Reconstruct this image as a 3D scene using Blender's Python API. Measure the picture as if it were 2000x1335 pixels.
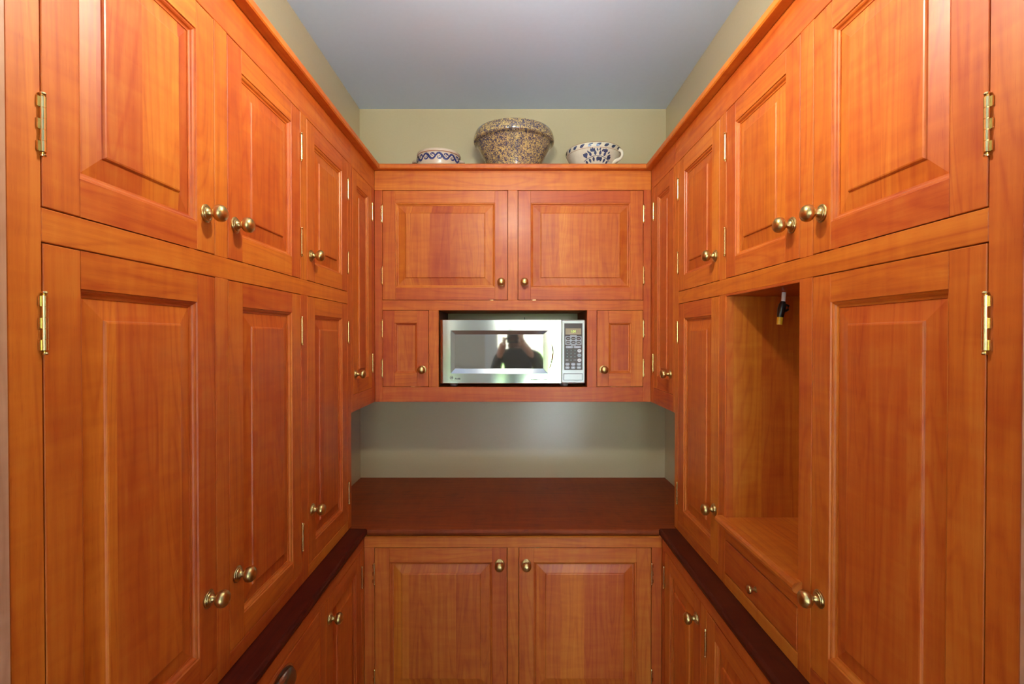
import bpy, bmesh, math, random
from mathutils import Vector, Matrix
PI = math.pi
random.seed(7)
for o in list(bpy.data.objects):
    bpy.data.objects.remove(o)
scene = bpy.context.scene
COL = scene.collection

# ------------------------------------------------------------------ camera
cam_d = bpy.data.cameras.new('camera')
cam = bpy.data.objects.new('camera', cam_d)
COL.objects.link(cam)
cam_d.lens = 36.0 * 960 / 2000
cam_d.sensor_width = 36.0
cam_d.clip_start = 0.02
EYE = 1.597
cam.location = (-0.0035, 0.0, EYE)
cam.rotation_euler = (PI / 2 - 0.0096, 0.0, 0.0)
scene.camera = cam

# ------------------------------------------------------------------ sky and exposure
w = bpy.data.worlds.new('sky')
scene.world = w
w.use_nodes = True
wn = w.node_tree
wn.nodes.clear()
sky = wn.nodes.new('ShaderNodeTexSky')
sky.sky_type = 'NISHITA'
sky.sun_disc = False
sky.sun_elevation = math.radians(48)
sky.sun_rotation = math.radians(60)
bg = wn.nodes.new('ShaderNodeBackground')
bg.inputs['Strength'].default_value = 1.5
wo = wn.nodes.new('ShaderNodeOutputWorld')
wn.links.new(sky.outputs[0], bg.inputs[0])
wn.links.new(bg.outputs[0], wo.inputs[0])
sun_d = bpy.data.lights.new('sun', 'SUN')
sun_d.energy = 60.0
sun_d.angle = 0.02
sun_d.color = (0.92, 0.96, 1.0)
sun = bpy.data.objects.new('sun', sun_d)
COL.objects.link(sun)
sun.location = (0, 6, 9)
sun.rotation_euler = Vector((0.2, -0.4, -0.9)).to_track_quat('-Z', 'Y').to_euler()
LAMP_STRENGTH = 415.0
scene.view_settings.view_transform = 'Standard'
scene.view_settings.look = 'None'
scene.view_settings.gamma = 1.0
scene.view_settings.use_curve_mapping = False
scene.view_settings.exposure = 0.10

# ------------------------------------------------------------------ materials
MATS = {}


def new_mat(name):
    m = bpy.data.materials.new(name)
    m.use_nodes = True
    m.node_tree.nodes.clear()
    nt = m.node_tree
    out = nt.nodes.new('ShaderNodeOutputMaterial')
    bs = nt.nodes.new('ShaderNodeBsdfPrincipled')
    nt.links.new(bs.outputs[0], out.inputs[0])
    MATS[name] = m
    return m, nt, bs


class NB:
    """small helper that writes node maths"""
    def __init__(self, nt):
        self.nt = nt

    def _in(self, sock, v):
        if v is None:
            return
        if hasattr(v, 'links') or isinstance(v, bpy.types.NodeSocket):
            self.nt.links.new(v, sock)
        else:
            sock.default_value = v

    def math(self, op, a, b=None, c=None, clamp=False):
        n = self.nt.nodes.new('ShaderNodeMath')
        n.operation = op
        n.use_clamp = clamp
        for i, v in enumerate((a, b, c)):
            self._in(n.inputs[i], v)
        return n.outputs[0]

    def xyz(self, x, y, z=0.0):
        n = self.nt.nodes.new('ShaderNodeCombineXYZ')
        for i, v in enumerate((x, y, z)):
            self._in(n.inputs[i], v)
        return n.outputs[0]

    def sep(self, v):
        n = self.nt.nodes.new('ShaderNodeSeparateXYZ')
        self._in(n.inputs[0], v)
        return n.outputs

    def noise(self, vec, scale=1.0, detail=3.0, rough=0.5, dist=0.0):
        n = self.nt.nodes.new('ShaderNodeTexNoise')
        self._in(n.inputs['Vector'], vec)
        n.inputs['Scale'].default_value = scale
        n.inputs['Detail'].default_value = detail
        n.inputs['Roughness'].default_value = rough
        n.inputs['Distortion'].default_value = dist
        return n.outputs[0]

    def white(self, val):
        n = self.nt.nodes.new('ShaderNodeTexWhiteNoise')
        n.noise_dimensions = '1D'
        self._in(n.inputs['W'], val)
        return n.outputs[0]

    def ramp(self, fac, stops, interp='LINEAR'):
        n = self.nt.nodes.new('ShaderNodeValToRGB')
        n.color_ramp.interpolation = interp
        e = n.color_ramp.elements
        while len(e) < len(stops):
            e.new(0.5)
        for el, (p, c) in zip(e, stops):
            el.position = p
            el.color = (c[0], c[1], c[2], 1)
        self._in(n.inputs[0], fac)
        return n.outputs[0]

    def hsv(self, col, h=0.5, s=1.0, v=1.0):
        n = self.nt.nodes.new('ShaderNodeHueSaturation')
        self._in(n.inputs['Hue'], h)
        self._in(n.inputs['Saturation'], s)
        self._in(n.inputs['Value'], v)
        self._in(n.inputs['Color'], col)
        return n.outputs[0]

    def bump(self, height, strength=0.1, dist=0.001):
        n = self.nt.nodes.new('ShaderNodeBump')
        n.inputs['Strength'].default_value = strength
        n.inputs['Distance'].default_value = dist
        self._in(n.inputs['Height'], height)
        return n.outputs[0]


def wood(name, dark, mid, light, stave=0.0, rough=0.46, pores=0.35, tone=0.10, coat=0.12, spec=0.42):
    m, nt, bs = new_mat(name)
    b = NB(nt)
    uv = nt.nodes.new('ShaderNodeUVMap')
    uv.uv_map = 'UVMap'
    info = nt.nodes.new('ShaderNodeObjectInfo')
    rnd = info.outputs['Random']
    s = b.sep(uv.outputs[0])
    u, v = s[0], s[1]
    if stave:
        cell = b.math('FLOOR', b.math('ADD', b.math('DIVIDE', u, stave), b.math('MULTIPLY', rnd, 41.0)))
        sr = b.white(cell)
        off = b.math('ADD', b.math('MULTIPLY', rnd, 53.0), b.math('MULTIPLY', sr, 17.0))
    else:
        sr = None
        off = b.math('MULTIPLY', rnd, 53.0)
    # fine streaks along the grain
    fine = b.noise(b.xyz(b.math('MULTIPLY', u, 95.0), b.math('MULTIPLY', v, 3.0), off), 1.0, 5.0, 0.6)
    broad = b.noise(b.xyz(b.math('MULTIPLY', u, 9.0), b.math('MULTIPLY', v, 0.9), off), 1.0, 2.0, 0.5, 0.25)
    lines = b.math('SINE', b.math('MULTIPLY', broad, 95.0))
    lines = b.math('POWER', b.math('ADD', b.math('MULTIPLY', lines, 0.5), 0.5), 5.0)
    curl = b.noise(b.xyz(b.math('MULTIPLY', u, 7.0), b.math('MULTIPLY', v, 34.0), off), 1.0, 2.0, 0.5, 0.6)
    pore = b.noise(b.xyz(b.math('MULTIPLY', u, 620.0), b.math('MULTIPLY', v, 42.0), off), 1.0, 1.0, 0.5)
    pore = b.math('MULTIPLY', b.math('SUBTRACT', pore, 0.62, clamp=True), 5.0, clamp=True)
    f = b.math('ADD', 0.5, b.math('MULTIPLY', b.math('SUBTRACT', fine, 0.5), 0.62))
    f = b.math('ADD', f, b.math('MULTIPLY', b.math('SUBTRACT', broad, 0.5), 0.55))
    f = b.math('ADD', f, b.math('MULTIPLY', b.math('SUBTRACT', curl, 0.5), 0.34))
    f = b.math('SUBTRACT', f, b.math('MULTIPLY', lines, 0.13))
    f = b.math('SUBTRACT', f, b.math('MULTIPLY', pore, pores * 0.4), clamp=True)
    col = b.ramp(f, [(0.12, dark), (0.5, mid), (0.88, light)])
    val = b.math('ADD', 1.0 - tone, b.math('MULTIPLY', rnd, 2 * tone))
    if stave:
        val = b.math('MULTIPLY', val, b.math('ADD', 0.87, b.math('MULTIPLY', sr, 0.25)))
    hue = b.math('ADD', 0.494, b.math('MULTIPLY', sr if stave else rnd, 0.013))
    col = b.hsv(col, hue, 1.0, val)
    nt.links.new(col, bs.inputs['Base Color'])
    rr = b.math('ADD', rough - 0.05, b.math('MULTIPLY', fine, 0.1))
    nt.links.new(rr, bs.inputs['Roughness'])
    bs.inputs['Specular IOR Level'].default_value = spec
    bs.inputs['Coat Weight'].default_value = coat
    bs.inputs['Coat Roughness'].default_value = 0.24
    nt.links.new(b.bump(b.math('SUBTRACT', fine, pore), 0.05, 0.0006), bs.inputs['Normal'])
    return m


def plain(name, col, rough=0.5, metal=0.0, spec=0.5, noise=0.0, nscale=30.0, bump=0.0, coat=0.0, emit=None, estr=0.0):
    m, nt, bs = new_mat(name)
    b = NB(nt)
    bs.inputs['Roughness'].default_value = rough
    bs.inputs['Metallic'].default_value = metal
    bs.inputs['Specular IOR Level'].default_value = spec
    bs.inputs['Coat Weight'].default_value = coat
    tc = nt.nodes.new('ShaderNodeTexCoord')
    n = b.noise(tc.outputs['Object'], nscale, 4.0, 0.6)
    c0 = [c * (1 - noise) for c in col]
    c1 = [min(1, c * (1 + noise)) for c in col]
    nt.links.new(b.ramp(n, [(0.3, c0), (0.7, c1)]), bs.inputs['Base Color'])
    if bump:
        nt.links.new(b.bump(n, bump, 0.001), bs.inputs['Normal'])
    if emit:
        bs.inputs['Emission Color'].default_value = (*emit, 1)
        bs.inputs['Emission Strength'].default_value = estr
    return m


CH_D, CH_M, CH_L = (0.37, 0.043, 0.004), (0.54, 0.114, 0.010), (0.67, 0.218, 0.026)
M_WOOD = wood('cherry_wood', CH_D, CH_M, CH_L)
M_PANEL = wood('cherry_panel', CH_D, CH_M, CH_L, stave=0.083, tone=0.07)
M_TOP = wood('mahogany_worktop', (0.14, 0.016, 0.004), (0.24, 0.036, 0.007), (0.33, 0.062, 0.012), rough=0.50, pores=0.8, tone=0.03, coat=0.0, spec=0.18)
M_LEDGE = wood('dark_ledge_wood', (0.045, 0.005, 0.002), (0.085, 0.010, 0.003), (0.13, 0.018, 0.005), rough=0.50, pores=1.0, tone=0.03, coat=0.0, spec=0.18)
M_JAMB = wood('daylit_jamb_wood', (0.42, 0.20, 0.10), (0.55, 0.29, 0.16), (0.66, 0.38, 0.22), rough=0.3)  # jamb wood lightened: daylight sheen put into its colour
M_INSIDE = plain('cabinet_inside', (0.16, 0.035, 0.012), 0.6, noise=0.1)
M_WALL = plain('olive_paint', (0.54, 0.445, 0.27), 0.24, spec=0.6, noise=0.015, nscale=120, bump=0.03)
M_CEIL = plain('ceiling_paint', (0.61, 0.74, 0.93), 0.55, spec=0.35, noise=0.012, nscale=60, bump=0.03)
M_CREAM = plain('cream_paint', (0.66, 0.60, 0.50), 0.5, noise=0.015, nscale=90, bump=0.03)
M_WHITE = plain('white_paint', (0.78, 0.77, 0.74), 0.4, noise=0.01)
M_KNOB = plain('antique_brass', (0.58, 0.41, 0.16), 0.30, metal=1.0, noise=0.16, nscale=160)
M_HINGE = plain('polished_brass', (0.80, 0.60, 0.26), 0.20, metal=1.0, noise=0.05, nscale=200)
M_STEEL = plain('stainless_steel', (0.56, 0.555, 0.54), 0.13, metal=1.0, noise=0.02, nscale=40)
M_TRIM = plain('silver_plastic', (0.46, 0.46, 0.455), 0.36, metal=0.6, noise=0.02)
M_BLACK = plain('black_plastic', (0.018, 0.014, 0.013), 0.28, noise=0.05)
M_PADK = plain('brown_black_keypad', (0.055, 0.028, 0.024), 0.35, noise=0.05)
M_KEY = plain('grey_key', (0.40, 0.42, 0.48), 0.4, noise=0.04)
M_KEYW = plain('white_key', (0.78, 0.78, 0.80), 0.4, noise=0.03)
M_DISP = plain('display_window', (0.30, 0.20, 0.11), 0.25, noise=0.05)
M_DIGIT = plain('display_digits', (0.55, 0.8, 0.1), 0.4, emit=(0.7, 1.0, 0.15), estr=0.7)
M_GLASSM = plain('mirrored_oven_glass', (0.50, 0.49, 0.45), 0.035, metal=0.92, noise=0.01)
M_GUNMETAL = plain('dark_pewter', (0.48, 0.38, 0.32), 0.20, metal=1.0, noise=0.06)
M_PRINT = plain('grey_print', (0.10, 0.09, 0.09), 0.5)
M_COBALT = plain('cobalt_glaze', (0.022, 0.032, 0.16), 0.25, noise=0.25, nscale=120, coat=0.4)
M_SLATE = plain('slate_blue_glaze', (0.045, 0.06, 0.13), 0.25, noise=0.35, nscale=120, coat=0.4)
M_STONE = plain('cream_stoneware', (0.62, 0.49, 0.38), 0.26, noise=0.06, nscale=50, coat=0.5)
M_STONEW = plain('white_stoneware', (0.68, 0.62, 0.50), 0.24, noise=0.06, nscale=50, coat=0.5)
M_RUST = plain('rust_line_glaze', (0.32, 0.12, 0.06), 0.3)
M_WIREW = plain('white_cable', (0.80, 0.79, 0.80), 0.4)
M_TAPE = plain('black_tape', (0.012, 0.011, 0.012), 0.35, noise=0.1)
M_NUT = plain('yellow_wire_nut', (0.85, 0.52, 0.03), 0.35, noise=0.05)
M_FLOOR = wood('floor_boards', (0.22, 0.10, 0.04), (0.34, 0.17, 0.07), (0.44, 0.24, 0.11), stave=0.09, rough=0.35)
M_LAWN = plain('lawn', (0.16, 0.27, 0.07), 0.9, noise=0.4, nscale=3)
M_BOUNCE = plain('bounce_paving', (0.60, 0.62, 0.66), 0.8, noise=0.06, nscale=4)  # pale so that it throws daylight upward
M_LEAF = plain('hedge_leaves', (0.10, 0.19, 0.05), 0.8, noise=0.6, nscale=9, bump=1.0)
M_BULB = plain('glowing_bulb', (0.9, 0.85, 0.7), 0.3, emit=(1.0, 0.99, 0.85), estr=LAMP_STRENGTH)


def sponge_mat():
    m, nt, bs = new_mat('spongeware_glaze')
    b = NB(nt)
    tc = nt.nodes.new('ShaderNodeTexCoord')
    n1 = b.noise(tc.outputs['Object'], 135.0, 3.0, 0.62, 1.6)
    n2 = b.noise(tc.outputs['Object'], 22.0, 2.0, 0.5)
    f = b.math('ADD', n1, b.math('MULTIPLY', b.math('SUBTRACT', n2, 0.5), 0.16))
    col = b.ramp(f, [(0.40, (0.075, 0.065, 0.11)), (0.495, (0.11, 0.09, 0.11)), (0.535, (0.50, 0.35, 0.14)), (0.66, (0.60, 0.43, 0.18))])
    nt.links.new(col, bs.inputs['Base Color'])
    bs.inputs['Roughness'].default_value = 0.14
    bs.inputs['Coat Weight'].default_value = 0.6
    bs.inputs['Coat Roughness'].default_value = 0.08
    return m


M_SPONGE = sponge_mat()


def window_glass():
    m, nt, bs = new_mat('window_glass')
    bs.inputs['Base Color'].default_value = (0.97, 0.99, 0.98, 1)
    bs.inputs['Roughness'].default_value = 0.0
    bs.inputs['IOR'].default_value = 1.0
    bs.inputs['Transmission Weight'].default_value = 1.0
    bs.inputs['Specular IOR Level'].default_value = 0.3
    return m


M_PANE = window_glass()

# ------------------------------------------------------------------ object helpers
ORG = {}          # world origin of every object


def link(o, parent, origin):
    COL.objects.link(o)
    org = Vector(origin)
    if parent is not None:
        o.parent = parent
        o.location = org - ORG[parent.name]
    else:
        o.location = org
    ORG[o.name] = org
    return o


def tag(o, label=None, cat=None, group=None, kind=None):
    if label:
        o['label'] = label
    if cat:
        o['category'] = cat
    if group:
        o['group'] = group
    if kind:
        o['kind'] = kind
    return o


def thing(name, label, cat, base, group=None):
    o = bpy.data.objects.new(name, None)
    o.empty_display_size = 0.05
    link(o, None, base)
    return tag(o, label, cat, group)


# wall mappings: (a along the wall, d out of the face, z) -> world
FX = 0.569         # face of the side cabinets
YU = 2.0254        # face of the upper back cabinet
BX = 0.521         # face of the side base cabinets
YB = 1.712         # face of the back base cabinet
WX, WY = 0.7235, 2.3321   # room walls


def map_left(face):
    return lambda a, d, z: Vector((-face + d, a, z))


def map_right(face):
    return lambda a, d, z: Vector((face - d, a, z))


def map_back(face):
    return lambda a, d, z: Vector((a, face - d, z))


def ident(a, d, z):
    return Vector((a, d, z))


class Shape:
    """collects geometry in (a, d, z) space with a grain axis per face for the uv"""
    def __init__(self):
        self.bm = bmesh.new()
        self.g = self.bm.faces.layers.int.new('grain')

    def box(self, a0, a1, d0, d1, z0, z1, grain='z', bevel=0.0):
        v = [self.bm.verts.new((a, d, z)) for a in (a0, a1) for d in (d0, d1) for z in (z0, z1)]
        q = [(0, 1, 3, 2), (4, 6, 7, 5), (0, 4, 5, 1), (2, 3, 7, 6), (0, 2, 6, 4), (1, 5, 7, 3)]
        fs = [self.bm.faces.new([v[i] for i in f]) for f in q]
        gi = 'adz'.index(grain)
        for f in fs:
            f[self.g] = gi
        if bevel:
            es = list({e for f in fs for e in f.edges})
            r = bmesh.ops.bevel(self.bm, geom=es, offset=bevel, segments=1, affect='EDGES', profile=0.5)
            for f in r['faces']:
                f[self.g] = gi
        return self

    def rings(self, a0, a1, z0, z1, prof, cap=True, grain='z', side_grain=False):
        """rectangular frame swept along prof [(inset, depth)]"""
        loops = []
        for t, d in prof:
            loops.append([self.bm.verts.new(p) for p in
                          ((a0 + t, d, z0 + t), (a1 - t, d, z0 + t), (a1 - t, d, z1 - t), (a0 + t, d, z1 - t))])
        for l0, l1 in zip(loops, loops[1:]):
            for i in range(4):
                f = self.bm.faces.new((l0[i], l0[(i + 1) % 4], l1[(i + 1) % 4], l1[i]))
                gr = grain
                if side_grain:
                    gr = 'a' if i in (0, 2) else 'z'
                f[self.g] = 'adz'.index(gr)
        if cap:
            f = self.bm.faces.new(loops[-1])
            f[self.g] = 'adz'.index(grain)
        return self

    def prism(self, poly, lo, hi, axis='a', grain='a', smooth=False):
        """poly in the two other axes (cyclic order), extruded along axis"""
        def pt(p, q, t):
            return {'a': (t, p, q), 'd': (p, t, q), 'z': (p, q, t)}[axis]
        b0 = [self.bm.verts.new(pt(p, q, lo)) for p, q in poly]
        b1 = [self.bm.verts.new(pt(p, q, hi)) for p, q in poly]
        gi = 'adz'.index(grain)
        n = len(poly)
        for i in range(n):
            f = self.bm.faces.new((b0[i], b0[(i + 1) % n], b1[(i + 1) % n], b1[i]))
            f[self.g] = gi
            f.smooth = smooth
        for c in (b0[::-1], b1):
            f = self.bm.faces.new(c)
            f[self.g] = gi
        return self

    def lathe(self, prof, n=20, axis='d', at=(0, 0, 0), smooth=True, close=True, sx=1.0, sz=1.0):
        """prof [(radius, height)] spun around an axis"""
        loops = []
        for r, h in prof:
            ring = []
            for k in range(n):
                c, s = math.cos(2 * PI * k / n) * r * sx, math.sin(2 * PI * k / n) * r * sz
                p = {'d': (at[0] + c, at[1] + h, at[2] + s), 'z': (at[0] + c, at[1] + s, at[2] + h),
                     'a': (at[0] + h, at[1] + c, at[2] + s)}[axis]
                ring.append(self.bm.verts.new(p))
            loops.append(ring)
        for l0, l1 in zip(loops, loops[1:]):
            for k in range(n):
                f = self.bm.faces.new((l0[k], l0[(k + 1) % n], l1[(k + 1) % n], l1[k]))
                f.smooth = smooth
                f[self.g] = 2
        if close:
            self.bm.faces.new(loops[0][::-1])
            self.bm.faces.new(loops[-1])
        return self

    def tube(self, pts, r, n=10, rs=None):
        pts = [Vector(p) for p in pts]
        loops = []
        ref = Vector((0.3, 0.2, 0.93)).normalized()
        for i, p in enumerate(pts):
            t = (pts[min(i + 1, len(pts) - 1)] - pts[max(i - 1, 0)]).normalized()
            x = t.cross(ref)
            if x.length < 0.05:
                x = t.cross(Vector((1, 0, 0)))
            x.normalize()
            y = t.cross(x).normalized()
            rr = rs[i] if rs else r
            loops.append([self.bm.verts.new(p + (x * math.cos(2 * PI * k / n) + y * math.sin(2 * PI * k / n)) * rr) for k in range(n)])
        for l0, l1 in zip(loops, loops[1:]):
            for k in range(n):
                f = self.bm.faces.new((l0[k], l0[(k + 1) % n], l1[(k + 1) % n], l1[k]))
                f.smooth = True
        self.bm.faces.new(loops[0][::-1])
        self.bm.faces.new(loops[-1])
        return self

    def build(self, name, mat, parent=None, mp=ident, normals=True, origin=None):
        bm = self.bm
        uvl = bm.loops.layers.uv.new('UVMap')
        for f in bm.faces:
            g = f[self.g]
            for l in f.loops:
                a, d, z = l.vert.co
                l[uvl].uv = ((d + z, a), (a + z, d), (a + d, z))[g]
        for v in bm.verts:
            v.co = mp(*v.co)
        if normals:
            bmesh.ops.recalc_face_normals(bm, faces=bm.faces[:])
        for e in bm.edges:
            if len(e.link_faces) == 2 and e.calc_face_angle(0) > 0.72:
                e.smooth = False
        if origin is None:
            n = max(1, len(bm.verts))
            lo = [min(v.co[i] for v in bm.verts) for i in range(3)]
            hi = [max(v.co[i] for v in bm.verts) for i in range(3)]
            org = Vector([(l + h) / 2 for l, h in zip(lo, hi)])
            if parent is None:
                org.z = lo[2]
        else:
            org = Vector(origin)
        for v in bm.verts:
            v.co -= org
        me = bpy.data.meshes.new(name)
        bm.to_mesh(me)
        bm.free()
        me.materials.append(mat)
        o = bpy.data.objects.new(name, me)
        return link(o, parent, org)


def box(name, mat, parent, mp, a0, a1, d0, d1, z0, z1, grain='z', bevel=0.0):
    return Shape().box(a0, a1, d0, d1, z0, z1, grain, bevel).build(name, mat, parent, mp)


def struct(o):
    o['kind'] = 'structure'
    return o


# ------------------------------------------------------------------ cabinet joinery
BV = 0.0009
KNOB_PROF = [(0.0, 0.0), (0.0165, 0.0), (0.0168, 0.0012), (0.0150, 0.0022), (0.0146, 0.0034), (0.0125, 0.0040), (0.0118, 0.0054),
             (0.0090, 0.0062), (0.0072, 0.0085), (0.0055, 0.0115), (0.0056, 0.0140), (0.0078, 0.0160), (0.0122, 0.0182),
             (0.0152, 0.0222), (0.0160, 0.0268), (0.0150, 0.0312), (0.0118, 0.0350), (0.0066, 0.0373), (0.0008, 0.0379)]


def knob(parent, mp, a, z, small=False):
    s = Shape()
    if small:
        prof = [(0.0, 0.0), (0.0068, 0.0), (0.0068, 0.0012), (0.0042, 0.0025), (0.0036, 0.007), (0.0044, 0.0095), (0.0085, 0.0115),
                (0.0098, 0.0145), (0.0092, 0.0175), (0.0060, 0.0200), (0.0006, 0.0208)]
    else:
        prof = KNOB_PROF
    s.lathe(prof[1:], 24, 'd', (a, 0.0, z))
    return s.build('knob', M_KNOB, parent, mp)


def hinge(parent, mp, a, z, toward):
    """butt hinge: knuckles, ball tips, leaf edges. toward = +1 when the frame lies at larger a"""
    s = Shape()
    L, r, d = 0.066, 0.0034, 0.0030
    k = L / 5
    for i in range(5):
        z0 = z - L / 2 + i * k + 0.0004
        s.lathe([(r, 0.0), (r, k - 0.0007)], 14, 'z', (a, d, z0))
        s.lathe([(r * 0.8, k - 0.0007), (r * 0.8, k)], 8, 'z', (a, d, z0))
        if i % 2 == 0:
            a1 = a + toward * 0.0062
            s.box(min(a, a1), max(a, a1), 0.0004, 0.0020, z0, z0 + k - 0.0008)
    for sg in (1, -1):
        zz = z + sg * L / 2
        pr = [(0.0022, 0), (0.0034, 0.0010), (0.0024, 0.0018), (0.0036, 0.0034), (0.0030, 0.0052), (0.0006, 0.0060)]
        s.lathe([(q, sg * h) for q, h in pr], 10, 'z', (a, d, zz))
    return s.build('hinge', M_HINGE, parent, mp)


STICK = [(-0.0002, -0.0004), (0.0010, -0.0026), (0.0032, -0.0030), (0.0052, -0.0046), (0.0066, -0.0072), (0.0080, -0.0082), (0.0105, -0.0086), (0.0108, -0.0120)]


def door(cab, mp, a0, a1, z0, z1, knob_at, hinge_side, hinges, st=0.052, rt=0.050, rb=0.050, flat=False, small=False):
    """inset frame and panel door: the panel is the door's own mesh, with stiles, rails, moulding, knob and hinges as its pieces"""
    G = 0.0016
    a0 += G; a1 -= G; z0 += G; z1 -= G
    th = 0.020
    s = Shape()
    ia0, ia1, iz0, iz1 = a0 + st, a1 - st, z0 + rb, z1 - rt
    if flat:
        s.rings(ia0, ia1, iz0, iz1, [(0.001, -0.019), (0.001, -0.0105), (0.010, -0.0100)])
    else:
        bw = min(0.040, 0.20 * (ia1 - ia0) + 0.006)
        s.rings(ia0, ia1, iz0, iz1, [(0.001, -0.019), (0.001, -0.0115), (0.0095, -0.0105), (bw, -0.0050), (bw + 0.0007, -0.0030), (bw + 0.0020, -0.0016), (bw + 0.0042, -0.0010)])
    d = s.build('door', M_PANEL, cab, mp, normals=True)
    box('stile', M_WOOD, d, mp, a0, a0 + st, -th, 0, z0, z1, 'z', BV)
    box('stile', M_WOOD, d, mp, a1 - st, a1, -th, 0, z0, z1, 'z', BV)
    box('rail', M_WOOD, d, mp, a0 + st, a1 - st, -th, 0, z0, z0 + rb, 'a', BV * 0.3)
    box('rail', M_WOOD, d, mp, a0 + st, a1 - st, -th, 0, z1 - rt, z1, 'a', BV * 0.3)
    Shape().rings(ia0, ia1, iz0, iz1, STICK, cap=False, side_grain=True).build('moulding', M_WOOD, d, mp)
    if knob_at:
        knob(d, mp, *knob_at, small=small)
        # brass ball catch showing in the gap on the knob side
        low = knob_at[1] < (z0 + z1) / 2
        ca = knob_at[0] + (.040 if knob_at[0] < (a0 + a1) / 2 else -.040)
        cz = z0 - .0005 if low and not (z0 < 1.2) else z1 + .0005
        if not (low and z0 < 1.2):
            box('catch', M_HINGE, d, mp, ca - .007, ca + .007, -.010, -.0006, cz - .0011, cz + .0011)
    if hinge_side:
        ha = a0 - G if hinge_side < 0 else a1 + G
        for hz in hinges:
            hinge(d, mp, ha, hz, hinge_side)
    return d


def frame_bar(cab, mp, kind, a0, a1, z0, z1, d0=-0.020, d1=0.0):
    return box(kind, M_WOOD, cab, mp, a0, a1, d0, d1, z0, z1, 'z' if kind == 'stile' else 'a', BV)


# key heights
Z_TOP, Z_COR, Z_UT, Z_U0, Z_L1, Z_L0, Z_CT = 2.301, 2.280, 2.2006, 1.753, 1.712, 0.9634, 0.930
Z_UB, Z_S0, Z_ST, Z_CEIL = 1.331, 1.392, 1.708, 2.674
Y_NEAR = 0.551
D1, D2, D3, D4 = (0.592, 0.938), (0.980, 1.318), (1.359, 1.692), (1.748, 1.985)
Y_END = 1.726

# ------------------------------------------------------------------ the room
Y_DOOR = 0.40
Y_FAR = -2.3
RX0, RX1 = -2.5, 2.5


def slab(name, mat, boxes, grain='a'):
    s = Shape()
    for b in boxes:
        s.box(*b, grain=grain)
    return struct(s.build(name, mat, None))


slab('floor', M_FLOOR, [(RX0 - .1, RX1 + .1, Y_FAR - .1, WY + .1, -0.08, 0.0)], 'd')
slab('ceiling', M_CEIL, [(RX0 - .1, RX1 + .1, Y_FAR - .1, WY + .1, Z_CEIL, Z_CEIL + 0.08)])
slab('wall_back', M_WALL, [(-WX - .1, WX + .1, WY, WY + 0.1, 0, Z_CEIL)])
slab('wall_left', M_WALL, [(-WX - 0.1, -WX, Y_DOOR, WY, 0, Z_CEIL)])
NZ0, NZ1, NY0, NY1, NXB = 1.114, 1.706, 0.981, 1.314, 0.830     # serving niche in the right-hand wall
slab('wall_right', M_WALL, [(WX, WX + .3, Y_DOOR, NY0 - .02, 0, Z_CEIL), (WX, WX + .3, NY1 + .02, WY, 0, Z_CEIL),
                            (WX, WX + .3, NY0 - .02, NY1 + .02, 0, NZ0 - .03), (WX, WX + .3, NY0 - .02, NY1 + .02, NZ1 + .02, Z_CEIL)])
# the kitchen behind the photographer, seen only as a reflection
slab('wall_kitchen_side', M_CREAM, [(RX0 - .1, RX0, Y_FAR, Y_DOOR, 0, Z_CEIL)])
slab('wall_kitchen_end', M_CREAM, [(RX1, RX1 + .1, Y_FAR, Y_DOOR, 0, Z_CEIL)])
slab('wall_front', M_CREAM, [(RX0, -WX - .1, Y_DOOR, Y_DOOR + .1, 0, Z_CEIL), (WX + .3, RX1, Y_DOOR, Y_DOOR + .1, 0, Z_CEIL)])
GX0, GX1, GZ0, GZ1 = -0.25, 1.25, 0.02, 2.30       # glazed garden door
HX0, HX1, HZ0, HZ1 = -2.25, -1.00, 0.62, 2.30      # window beside it
slab('wall_far', M_CREAM, [(RX0, HX0, Y_FAR - .1, Y_FAR, 0, Z_CEIL), (HX0, HX1, Y_FAR - .1, Y_FAR, 0, HZ0), (HX0, HX1, Y_FAR - .1, Y_FAR, HZ1, Z_CEIL),
                           (HX1, GX0, Y_FAR - .1, Y_FAR, 0, Z_CEIL), (GX1, RX1, Y_FAR - .1, Y_FAR, 0, Z_CEIL),
                           (GX0, GX1, Y_FAR - .1, Y_FAR, 0, GZ0), (GX0, GX1, Y_FAR - .1, Y_FAR, GZ1, Z_CEIL)])


def glazing(name, x0, x1, z0, z1, mull, fw=.06):
    y0, y1 = Y_FAR - .07, Y_FAR - .03
    s = Shape().box(x0, x1, y0, y1, z0, z0 + fw).box(x0, x1, y0, y1, z1 - fw, z1)
    xs_ = [x0] + mull + [x1]
    for i, x in enumerate(xs_):
        a_, b_ = (x, x + fw) if i == 0 else (x - fw, x) if i == len(xs_) - 1 else (x - fw / 2, x + fw / 2)
        s.box(a_, b_, y0, y1, z0 + fw, z1 - fw)
    win = struct(s.build(name, M_WHITE, None))
    for i in range(len(xs_) - 1):
        a_ = xs_[i] + (fw if i == 0 else fw / 2)
        b_ = xs_[i + 1] - (fw if i == len(xs_) - 2 else fw / 2)
        Shape().box(a_, b_, Y_FAR - .053, Y_FAR - .047, z0 + fw, z1 - fw).build('pane', M_PANE, win)


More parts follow.
